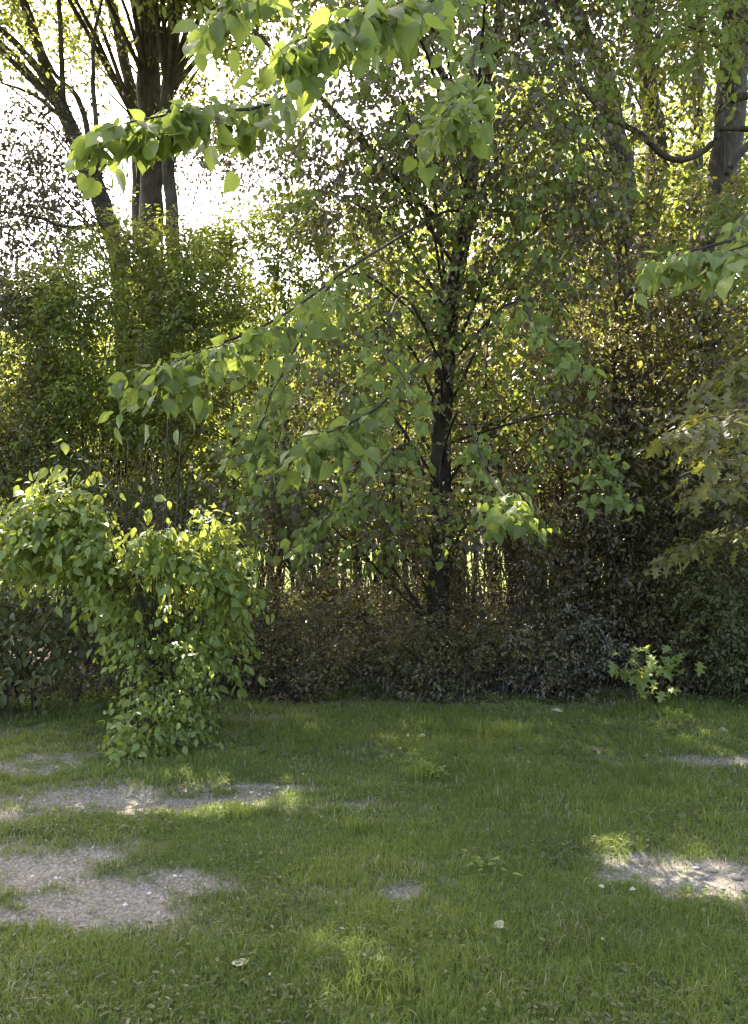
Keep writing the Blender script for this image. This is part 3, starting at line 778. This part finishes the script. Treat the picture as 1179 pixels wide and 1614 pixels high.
# ------------------------------------------------------------------ shrubs
def shrub(name, label, cat, base, lumps, leaf, size, shape='small', stems=9, nleaf=7, tlen=.3, group=None, seed=0, stem_r=.011, leaf2=None, share=.4, **kw):
    """lumps: (centre, half-axes, twigs); stems rise from the base into the lumps"""
    rng = np.random.default_rng(seed)
    bx, by = base
    org = (bx, by, gz(bx, by))
    root = empty(name, org, label, cat, group)
    f = Mesh()
    for (c, r, n) in lumps:
        clump(f, rng, c, r, n, tlen, nleaf, size * (.85 + .35 * rng.random()), shape, mats=(2 if leaf2 and rng.random() < share else 0, 1), **kw)
    f.build('foliage', [M[leaf], M['twig'], M[leaf2 or leaf]], root, org)
    s = Mesh()
    P_, R_ = [], []
    for k in range(stems):
        c, r, _ = lumps[k % len(lumps)]
        e = np.asarray(c) + rng.normal(size=3) * np.asarray(r) * .5
        spread = np.asarray(lumps[0][1])[:2]
        b = np.array([bx, by, 0]) + np.array([*(rng.normal(size=2) * np.minimum(spread, .5) * .5), 0])
        b[2] = gz(b[0], b[1]) - .03
        e[2] = max(e[2], b[2] + .15)
        m1 = b * .6 + e * .4 + rng.normal(size=3) * .06 + np.array([0, 0, .12 * np.linalg.norm(e - b)])
        c4 = curve([(*b, stem_r), (*m1, stem_r * .75), (*e, stem_r * .3)], 10)
        P_.append(c4[:, :3]); R_.append(c4[:, 3] * (.7 + .6 * rng.random()))
    tubes(s, np.array(P_), np.array(R_), 5, 0, .5, .2, rng)
    s.build('stems', M['bark_grey' if 'scrub' in name or 'undergrowth' in name else 'bark'], root, org)
    return root

# the sunlit bush at the left
def arching_bush():
    rng = np.random.default_rng(301)
    base = np.array([-1.75, 6.75, gz(-1.75, 6.75)])
    root = empty('arching_bush', base, "bright green bush arching over the lawn with sunlit leaves on top", "bush")
    f, st = Mesh(), Mesh()
    P_, R_ = [], []
    canes = [(-15, 795, 6.5, 14), (10, 750, 6.9, 12), (8, 800, 6.4, 14), (30, 840, 6.3, 12), (60, 765, 6.8, 16), (100, 770, 6.6, 16), (120, 840, 6.3, 14), (150, 790, 6.4, 18), (180, 850, 6.2, 18), (200, 780, 6.7, 18), (240, 800, 6.3, 20), (225, 870, 6.1, 18), (290, 690, 7.1, 14), (250, 760, 6.9, 14),
             (280, 850, 6.1, 20), (320, 720, 7.0, 12), (310, 800, 6.4, 20), (345, 770, 6.7, 14), (370, 850, 6.2, 16), (385, 890, 6.2, 12), (340, 900, 6.1, 18), (290, 920, 6.1, 18), (240, 940, 6.2, 18), (360, 940, 6.3, 12), (190, 920, 6.3, 16), (390, 935, 6.4, 7),
             (330, 820, 6.9, 16), (210, 830, 6.9, 16), (130, 800, 7.0, 14), (270, 980, 6.2, 18), (320, 990, 6.3, 14), (215, 1000, 6.3, 14), (80, 820, 6.7, 12), (150, 880, 6.7, 14), (90, 800, 6.5, 18), (140, 770, 6.6, 18), (170, 810, 6.3, 20), (40, 800, 6.5, 16), (110, 860, 6.5, 14), (200, 750, 6.9, 14), (240, 840, 6.2, 18), (300, 860, 6.2, 20), (260, 900, 6.3, 18), (330, 950, 6.3, 12)]
    canes = [(px - (25 if px > 230 else 0), py, d, n) for (px, py, d, n) in canes]
    for (px, py, d, n) in canes:
        e = P(px, py, d)
        b = base + np.array([*(rng.normal(size=2) * np.array([.16, .12])), -.03])
        up = b * .35 + e * .65
        up[2] = e[2] + .12 + .22 * rng.random()
        m1 = b * .75 + e * .25; m1[2] = b[2] + .6 * (up[2] - b[2])
        c4 = curve([(*b, .011), (*m1, .009), (*up, .006), (*e, .002)], 16)
        P_.append(c4[:, :3]); R_.append(c4[:, 3] * .75)
        spray(f, rng, c4, .5, n, .22, 6, .072 + .055 * rng.random(), 'oval', hang=.5, flat=.5, droop=.5)
        clump(f, rng, e * .8 + up * .2 + np.array([0, .15, -.05]), (.2, .2, .13), 9, .2, 6, .06 + .03 * rng.random(), 'oval', hang=.7, flat=.55)
    for k in range(64):                                   # the body of the bush behind its arching sprays
        px = -20 + 390 * rng.random()
        t0 = np.interp(px, [-20, 90, 130, 170, 210, 290, 340, 370], [815, 785, 800, 812, 800, 770, 800, 860])
        b0 = np.interp(px, [-20, 100, 180, 210, 350, 370], [880, 900, 930, 1070, 1070, 960])
        clump(f, rng, P(px, t0 + 12 + (b0 - t0 - 12) * rng.random(), 6.45 + .5 * rng.random()), (.17, .2, .13), int(11 + 8 * rng.random()), .2, 6, .055 + .045 * rng.random(), 'oval', hang=.55, flat=.55)
    tops = [(20, 810), (60, 785), (100, 770), (140, 780), (180, 790), (215, 800), (250, 790), (285, 795), (315, 800), (345, 850)]
    for (px, py) in tops:
        for (dx, dy, d) in ((0, 25, 6.6), (10, 55, 6.4), (-8, 40, 6.5)) + (((5, 85, 6.5),) if 90 < px < 230 else ()) + (((-5, 100, 6.4), (5, 145, 6.3), (0, 190, 6.35)) if 200 < px < 300 else ()):
            clump(f, rng, P(px + dx + 12 * rng.normal(), py + dy + 10 * rng.normal(), d), (.2, .22, .11), int(14 + 8 * rng.random()), .2, 6, .045 + .06 * rng.random(), 'oval', hang=.5, flat=.5)
    f.build('foliage', [M['bush'], M['twig']], root, base)
    tubes(st, np.array(P_), np.array(R_), 5, 0, .5, .15, rng)
    st.build('stems', M['bark'], root, base)
arching_bush()
shrub('leafy_bush', "rounded green bush spilling down onto the lawn under the arching bush", "bush", (-1.72, 6.2),
      [(P(255, 1060, 6.1), (.24, .28, .2), 95), (P(240, 1130, 6.0), (.2, .28, .2), 85), (P(290, 1120, 6.2), (.17, .26, .2), 70), (P(265, 1020, 6.3), (.24, .28, .2), 80), (P(225, 1180, 5.95), (.16, .22, .07), 40), (P(310, 1020, 6.4), (.16, .25, .2), 46), (P(290, 1180, 6.0), (.14, .2, .08), 30)],
      'bush', .062, 'oval', stems=12, nleaf=6, tlen=.19, seed=311, hang=.45, flat=.55, stem_r=.005)
shrub('shaded_bush', "broad dark green bush in shade at the left edge behind the arching bush", "bush", (-3.5, 7.7),
      [(P(60, 930, 7.6), (.7, .5, .4), 150), (P(-40, 960, 7.6), (.6, .5, .5), 120), (P(150, 980, 7.9), (.6, .5, .4), 120), (P(40, 1040, 7.5), (.7, .5, .3), 130), (P(-60, 1060, 7.3), (.6, .5, .3), 100), (P(40, 850, 7.8), (.8, .5, .3), 100)],
      'dark_bush', .085, 'oval', stems=18, nleaf=6, tlen=.3, seed=321, stem_r=.012)
shrub('low_bush', "low yellow-green bush under the shaded bush at the lawn's edge", "bush", (-2.95, 8.2),
      [(P(120, 1090, 8.1), (.5, .3, .12), 70), (P(200, 1080, 8.1), (.4, .3, .14), 60)], 'bush', .05, 'small', stems=10, nleaf=6, tlen=.18, seed=331, stem_r=.006)

# tall leafy screens at the left
def lumpy(seed, x0, x1, top, bottom, d0, d1, n, tw, r=.4, pw=1.1):
    """many uneven leafy lumps filling a tall screen; top maps a picture column to the screen's upper edge there"""
    ru = np.random.default_rng(seed)
    out = []
    for k in range(n):
        px = x0 + (x1 - x0) * ru.random()
        y0 = np.interp(px, [p[0] for p in top], [p[1] for p in top])
        py = y0 + (bottom - y0) * ru.random() ** pw
        q = r * (.5 + .9 * ru.random())
        out.append((P(px, py, d0 + (d1 - d0) * ru.random()), (q, q, q * .62), int(tw * (q / r) ** 2 * (.5 + ru.random()))))
    return out
shrub('vine_thicket', "tall fine-leaved thicket in the left middle below the thickest straight trunk", "thicket", (-3.9, 11.2),
      lumpy(3, 60, 390, [(60, 420), (110, 380), (160, 345), (230, 345), (290, 380), (330, 400), (390, 480)], 850, 9.6, 12.2, 250, 48, pw=1.15, r=.36), 'vine', .068, 'small', leaf2='far', share=.5, stems=40, nleaf=8, tlen=.3, seed=341, stem_r=.02)
shrub('edge_thicket', "tall brownish thicket at the far left edge", "thicket", (-5.3, 10.6),
      lumpy(4, -140, 90, [(-140, 420), (0, 430), (90, 470)], 850, 9.7, 11.6, 125, 46, r=.36), 'vine', .066, 'small', leaf2='shade', share=.35, stems=34, nleaf=8, tlen=.3, seed=351, stem_r=.02)
shrub('sunlit_thicket', "sunlit yellow-green thicket under the white gap of sky", "thicket", (-1.9, 13),
      lumpy(5, 320, 600, [(300, 420), (350, 360), (420, 325), (480, 335), (540, 325), (610, 370)], 760, 12, 13.6, 120, 44, pw=1.8, r=.36), 'far', .08, 'small', stems=24, nleaf=8, tlen=.32, seed=361, stem_r=.02)

# brown undergrowth along the wood's edge
UG3 = [(-.8, 9.3, 1.25), (.75, 9.2, 1.2), (1.5, 9.2, 1.6), (-1.9, 9.6, 1.9), (-1.2, 10.2, 1.5), (-.3, 10.4, 1.4), (.35, 10.2, 1.3), (1.1, 10.4, 1.4), (1.75, 9.8, 1.7), (2.4, 9.7, 2.1), (3.0, 9.5, 2.2), (-2.6, 9.4, 1.9), (2.7, 10.5, 2.2), (3.6, 10, 2.4)]
for i, (x, y, h) in enumerate(UG3):
    g = gz(x, y)
    ru = np.random.default_rng(370 + i)
    lumps = [((x + .55 * ru.normal(), y + .25 * ru.normal(), g + h * (.15 + .85 * ru.random())), (.18 + .22 * ru.random(), .3, .12 + .22 * ru.random()), int(20 + 22 * ru.random())) for k in range(15)]
    shrub('scrub_shrub', "ragged half-bare brown shrub with thin upright stems behind the low row", "shrub", (x, y), lumps, 'brush' if i % 2 else 'shade', .05, 'small', stems=44, nleaf=7, tlen=.26,
          group="ragged half-bare shrubs before the trunks", seed=380 + i, stem_r=.008)

UG = [(-1.75, 8.6, .5, .5), (-.9, 8.5, .45, .5), (.1, 8.45, .5, .5), (.8, 8.4, .45, .5), (1.5, 8.5, .5, .5), (-1.35, 8.9, .95, .5), (-.75, 8.75, .9, .45), (-.15, 8.8, .85, .5), (.45, 8.65, .95, .5), (1.05, 8.75, .95, .45), (1.55, 8.9, 1.0, .5), (-2.0, 9.2, 1.2, .5), (-1.1, 9.7, 1.1, .5), (0.1, 9.8, 1.1, .5), (1.3, 9.9, 1.15, .5)]
for i, (x, y, h, w) in enumerate(UG):
    g = gz(x, y)
    ru = np.random.default_rng(390 + i)
    lumps = []
    for k in range(9):
        zz = h * (.12 + .9 * ru.random())
        lumps.append(((x + w * 1.1 * (ru.random() * 2 - 1), y + .3 * ru.normal(), g + zz), (.16 + .22 * ru.random(), .25, .1 + .16 * ru.random()), int(14 + 22 * ru.random())))
    shrub('undergrowth_shrub', "low shrub with shade painted into its brown leaves in the row between lawn and trunks", "shrub", (x, y), lumps,
          'brush', .047, 'small', leaf2=('vine', 'oak', 'dark_bush')[i % 3], share=.5, stems=30, nleaf=7, tlen=.22, group="brown shrubs along the lawn's far edge", seed=400 + i, stem_r=.006)
shrub('grey_shrub', "pale grey-green shrub at the wood's edge left of the seedling", "shrub", (2.15, 8.5),
      [((2.05, 8.5, .45), (.4, .35, .25), 90), ((2.35, 8.45, .7), (.3, .35, .22), 60), ((2.0, 8.4, .2), (.5, .3, .14), 70), ((1.75, 8.5, .55), (.3, .3, .2), 50), ((2.1, 8.5, .95), (.22, .3, .2), 34), ((2.55, 8.5, .35), (.25, .3, .2), 40)], 'grey_brush', .05, 'small', leaf2='brush', share=.5, stems=18, nleaf=7, tlen=.2, seed=421, stem_r=.006)
for i, (px, py, d, r, n, lab) in enumerate(((980, 880, 9.2, .7, 240, "tall brown shrub behind the pale grey-green shrub"), (1110, 900, 8.8, .7, 240, "tall olive shrub above the yellow-green seedling near the right edge"),
                                            (1170, 1010, 8.3, .5, 180, "leafy dark shrub at the lawn's edge by the right border"), (1070, 1020, 8.9, .55, 180, "dark shrub right behind the yellow-green seedling"),
                                            (1230, 850, 8.6, .8, 220, "tall shrub half cut by the right edge"))):
    c = P(px, py, d)
    shrub('edge_shrub', lab, "shrub", (c[0], d), [(c, (r, .5, r * .8), n), (np.array([c[0] + .1, d - .1, c[2] * .45 + .1]), (r, .45, c[2] * .4), n), (c + np.array([-.2, .2, .5]), (r * .8, .5, .4), n // 2)],
          ('brush', 'oak', 'dark_bush', 'brush', 'oak')[i], .06, 'small', stems=20, nleaf=7, tlen=.26, seed=430 + i, stem_r=.012)
UG2 = [(900, 700, 12.5), (820, 760, 12.8), (1000, 640, 13), (1120, 660, 12.5), (760, 620, 13.4), (560, 700, 13.4), (880, 560, 13.6), (640, 600, 14), (1040, 820, 11.6), (1150, 860, 11.4), (330, 860, 11.5), (100, 860, 10.5),
       (420, 800, 12), (500, 640, 14.2), (700, 780, 13.6), (960, 780, 11.8), (1060, 560, 13.4), (1180, 560, 12.4), (960, 480, 14), (1090, 720, 11.2), (860, 830, 10.8), (600, 790, 13), (900, 620, 10.6), (1000, 700, 10.2), (1100, 780, 9.8), (940, 840, 10), (1170, 690, 9.8), (1040, 500, 11), (860, 730, 11), (800, 560, 11.6), (1130, 480, 11), (980, 330, 12), (880, 420, 12)]
for i, (px, py, d) in enumerate(UG2):
    c = P(px, py, d)
    shrub('understorey_bush', "tall shaded bush in the understorey among the trunks", "bush", (c[0], d), lumpy(900 + i, px - 95, px + 95, [(px - 95, py - 60), (px, py - 110), (px + 95, py - 70)], py + 110, d - .6, d + .6, 15, 34, .42),
          ('shade', 'vine', 'brush', 'shade')[i % 4] if i < 22 else ('shade', 'brush', 'shade')[i % 3], .065, 'small', stems=12, nleaf=7, tlen=.36, group="tall shaded bushes among the trunks", seed=450 + i, stem_r=.02)

# the big-leaved seedling at the wood's edge
def seedling():
    rng = np.random.default_rng(77)
    x, y = (1030 - 589.5) / FPX * 7.9, 7.9
    org = (x, y, gz(x, y))
    root = empty('maple_seedling', org, "yellow-green seedling with large lobed leaves at the edge of the lawn", "seedling")
    st = Mesh(); lf = Mesh()
    tips = [P(985, 1035, 7.8), P(1025, 1020, 7.9), P(1060, 1045, 7.8), P(1010, 1060, 7.7), P(1045, 1070, 7.7), P(1035, 1045, 7.6), P(1000, 1045, 7.7), P(1065, 1025, 8)]
    P_, R_ = [], []
    for q in tips:
        b = np.array([x, y, org[2]])
        c4 = curve([(*b, .006), (*((b + q) / 2 + np.array([0, 0, .1])), .005), (*q, .003)], 8)
        P_.append(c4[:, :3]); R_.append(c4[:, 3])
    tubes(st, np.array(P_), np.array(R_), 5)
    st.build('stem', M['twig'], root, org)
    n = len(tips) * 8
    pos = np.repeat(np.array(tips), 8, 0) + rng.normal(size=(n, 3)) * np.array([.07, .07, .05]) - np.array([0, 0, .05])
    ax = rng.normal(size=(n, 3)) * .6 + np.array([0, -.4, -.5])
    put_leaves(lf, rng, pos, ax, np.array([0, -.5, 1.]) + rng.normal(size=(n, 3)) * .3, .09 + .06 * rng.random(n), 'lobed', 0, None, False)
    lf.build('foliage', M['bush'], root, org)
seedling()

# ------------------------------------------------------------------ bright trees beyond the wood
def far_tree(seed, h, w):
    x = 0
    t = Tree('background_tree', "sunlit yellow-green tree in the bright background beyond the trunks", "tree",
             [(0, 0, -.1, .22), (.1, 0, h * .3, .17), (-.1, .1, h * .65, .1), (0, 0, h * .95, .03)], 'bark', "sunlit trees beyond the wood", seed=seed, n=16)
    for k in range(26):
        z = 2.5 + (h - 2.5) * (k + .5) / 26
        rr = w * math.sin(math.pi * min(1, .25 + .72 * z / h)) ** .7
        a = k * 2.4 + t.rng.random()
        q = rr * (.35 + .65 * t.rng.random())
        t.clump((q * math.cos(a), q * math.sin(a), z), (1.25, 1.25, .85), 80, .55, 7, .15, 'small', limb=(k % 3 == 0))
    return t.done('far')

saved, TUNNELS[:] = TUNNELS[:], []
protos = [far_tree(600, 10, 2.6), far_tree(630, 14, 3.2), far_tree(660, 7, 2.6)]
TUNNELS[:] = saved
FAR = [(-11, 22, 2, 1.05), (-7.5, 20, 2, 1.0), (-4.2, 22, 2, 1.15), (-1.2, 21, 2, 1.1), (1.2, 20.5, 0, .95), (3.6, 20, 1, .95), (6.4, 21, 0, 1.15), (9.2, 20, 1, 1.0), (12.5, 23, 1, 1.05),
       (2.6, 26, 1, 1.25), (5.6, 27, 1, 1.3), (9, 28, 1, 1.3), (-14, 27, 0, 1.0), (-9, 28, 0, .9), (-2.6, 29, 2, 1.2), (-6, 27, 2, 1.3), (.6, 28, 0, 1.1), (4.6, 17.4, 0, .9), (7.4, 17, 0, 1.0), (1.8, 17.6, 2, 1.0), (-1.6, 18, 2, .8), (-5.6, 17.6, 2, .85)] + [(-34 + 4.6 * k + 1.5 * math.sin(k * 7.1), 58 + 7 * math.sin(k * 3.3), k % 3, 1.0 + .25 * math.sin(k * 5.7)) for k in range(16)]
used = set()
for i, (x, y, k, s) in enumerate(FAR):
    p = protos[k]
    if k in used:
        c = p.copy(); COL.objects.link(c)
        for ch in p.children:
            d = ch.copy(); COL.objects.link(d); d.parent = c
        p = c
    used.add(k)
    p.location = (x, y, gz(x, y))
    p.scale = (s, s, s)
    p.rotation_euler = (0, 0, i * 1.7)

# ------------------------------------------------------------------ small things on the lawn
def fallen_leaf(px, py, size, label, shape='small', group=None, mat='pale_leaf', tilt=.25, seed=0):
    rng = np.random.default_rng(700 + seed)
    x, y = G(px, py)
    z = gz(x, y)
    mb = Mesh()
    th = rng.random() * 6.28
    put_leaves(mb, rng, np.array([[x, y, z + .03]]), np.array([[math.cos(th), math.sin(th), .1]]), np.array([[rng.normal() * tilt, -.4 + rng.normal() * tilt, 1.]]), np.array([size]), shape, 0, np.array([.3 + .6 * rng.random()]), False)
    o = mb.build('fallen_leaf', M[mat], None, (x, y, z))
    o.location = (x, y, z)
    tag(o, label, "fallen leaf", group)

GL = "pale fallen leaves scattered on the lawn"
fallen_leaf(868, 1122, .12, "long pale leaf standing in the grass by the wood's edge", 'oval', GL, tilt=.6, seed=1)
fallen_leaf(370, 1530, .075, "curled pale green leaf on the near grass at lower left", 'heart', GL, seed=2)
fallen_leaf(793, 1462, .055, "pale green folded leaf on the near grass right of centre", 'heart', GL, seed=3)
fallen_leaf(670, 1165, .10, "pale dry leaf lying flat in the grass behind the tall tuft", 'oval', GL, seed=4)
fallen_leaf(1143, 1157, .07, "pale leaf in the grass above the dusty patch at far right", 'heart', GL, seed=5)
for i, (px, py) in enumerate(((702, 1540), (878, 1247), (955, 1490), (953, 1410), (1147, 1271), (425, 1547), (131, 1487), (1002, 1412), (820, 1190), (1008, 1160), (236, 1385), (278, 1380), (480, 1230), (585, 1525), (1040, 1190))):
    fallen_leaf(px, py, .022 + .004 * (i % 4), "small whitish leaf lying loose on the lawn", 'small', GL, seed=10 + i)

def stone(px, py, s, seed):
    rng = np.random.default_rng(seed)
    x, y = G(px, py)
    z = gz(x, y)
    mb = Mesh()
    u, v = np.meshgrid(np.linspace(0, math.pi, 6), np.linspace(0, 2 * math.pi, 8, endpoint=False), indexing='ij')
    r = s * (.75 + .5 * rng.random(u.shape))
    V = np.stack([r * np.sin(u) * np.cos(v) * 1.2, r * np.sin(u) * np.sin(v), r * np.cos(u) * .6 + s * .3], -1)
    i, j = np.meshgrid(np.arange(5), np.arange(8), indexing='ij')
    q = np.stack([i * 8 + j, (i + 1) * 8 + j, (i + 1) * 8 + (j + 1) % 8, i * 8 + (j + 1) % 8], -1)
    mb.add(V, q, np.full(40, 4), 0, rng.random(), True)
    o = mb.build('stone', bpy.data.materials["soil_crumb"])
    o.location = (x, y, z)
    tag(o, "small pale stone on the bare patch at right", "stone", "pale stones on the bare patch at right")
for i, (px, py, s) in enumerate(((1098, 1362, .014), (1125, 1366, .018), (1160, 1378, .024), (1100, 1380, .016), (1140, 1395, .012), (1085, 1392, .01))):
    stone(px, py, s, 900 + i)

def tuft(px, py, h, w, n, label, mat='grass', seed=0, var=.9, group=None, blade=.004):
    rng = np.random.default_rng(800 + seed)
    x, y = G(px, py)
    mb = Mesh()
    bx, by = x + np.clip(rng.normal(size=n), -1.6, 1.6) * w * .8, y + np.clip(rng.normal(size=n), -1.6, 1.6) * w * .6
    grass_blades(mb, rng, bx, by, h * (.5 + .6 * rng.random(n)), np.full(n, blade), np.full(n, .35), np.clip(var + .15 * rng.normal(size=n), 0, 1))
    z = gz(x, y)
    o = mb.build('grass_tuft', M[mat], None, (x, y, z))
    o.location = (x, y, z)
    tag(o, label, "grass tuft", group)
tuft(660, 1235, .2, .05, 40, "tall grass tuft standing alone in the middle of the lawn", seed=1, blade=.006)
tuft(790, 1165, .22, .16, 160, "brightest yellow-green grass tuft by the wood's edge right of centre", seed=2)
tuft(375, 1295, .12, .06, 90, "yellow-green grass tuft below the upper dusty patch", seed=3)
tuft(610, 1560, .11, .12, 260, "yellowish grass tuft at the bottom middle of the lawn", seed=4, blade=.003)
tuft(1125, 1305, .11, .05, 60, "yellow-green grass tuft above the stony bare patch", seed=5)
tuft(560, 1310, .1, .05, 70, "yellow-green grass tuft left of the lawn's middle", seed=6)
tuft(700, 1150, .18, .2, 120, "dark grass tuft at the wood's edge below the central trunk", seed=7, var=.4)

def weed(px, py, s, n, label, seed):
    rng = np.random.default_rng(850 + seed)
    x, y = G(px, py)
    z = gz(x, y)
    mb = Mesh()
    th = np.arange(n) * 2.4 + rng.random(n)
    ax = np.stack([np.cos(th), np.sin(th), .35 + .4 * rng.random(n)], -1)
    put_leaves(mb, rng, np.tile([x, y, z + .01], (n, 1)) + rng.normal(size=(n, 3)) * .045 * np.array([1, 1, .3]) + np.array([0, 0, .03]), ax, np.array([0, 0, 1.]) + .2 * rng.normal(size=(n, 3)), s * (.6 + .5 * rng.random(n)), 'oval', 0, None, False)
    o = mb.build('weed', M['bush'], None, (x, y, z))
    o.location = (x, y, z)
    tag(o, label, "weed")
weed(757, 1375, .05, 18, "leafy weed in the grass right of the lawn's middle", 1)
weed(1085, 1415, .045, 22, "leafy weed at the near edge of the stony bare patch", 2)
weed(690, 1235, .05, 24, "dark leafy weed beside the tall lone grass tuft", 3)
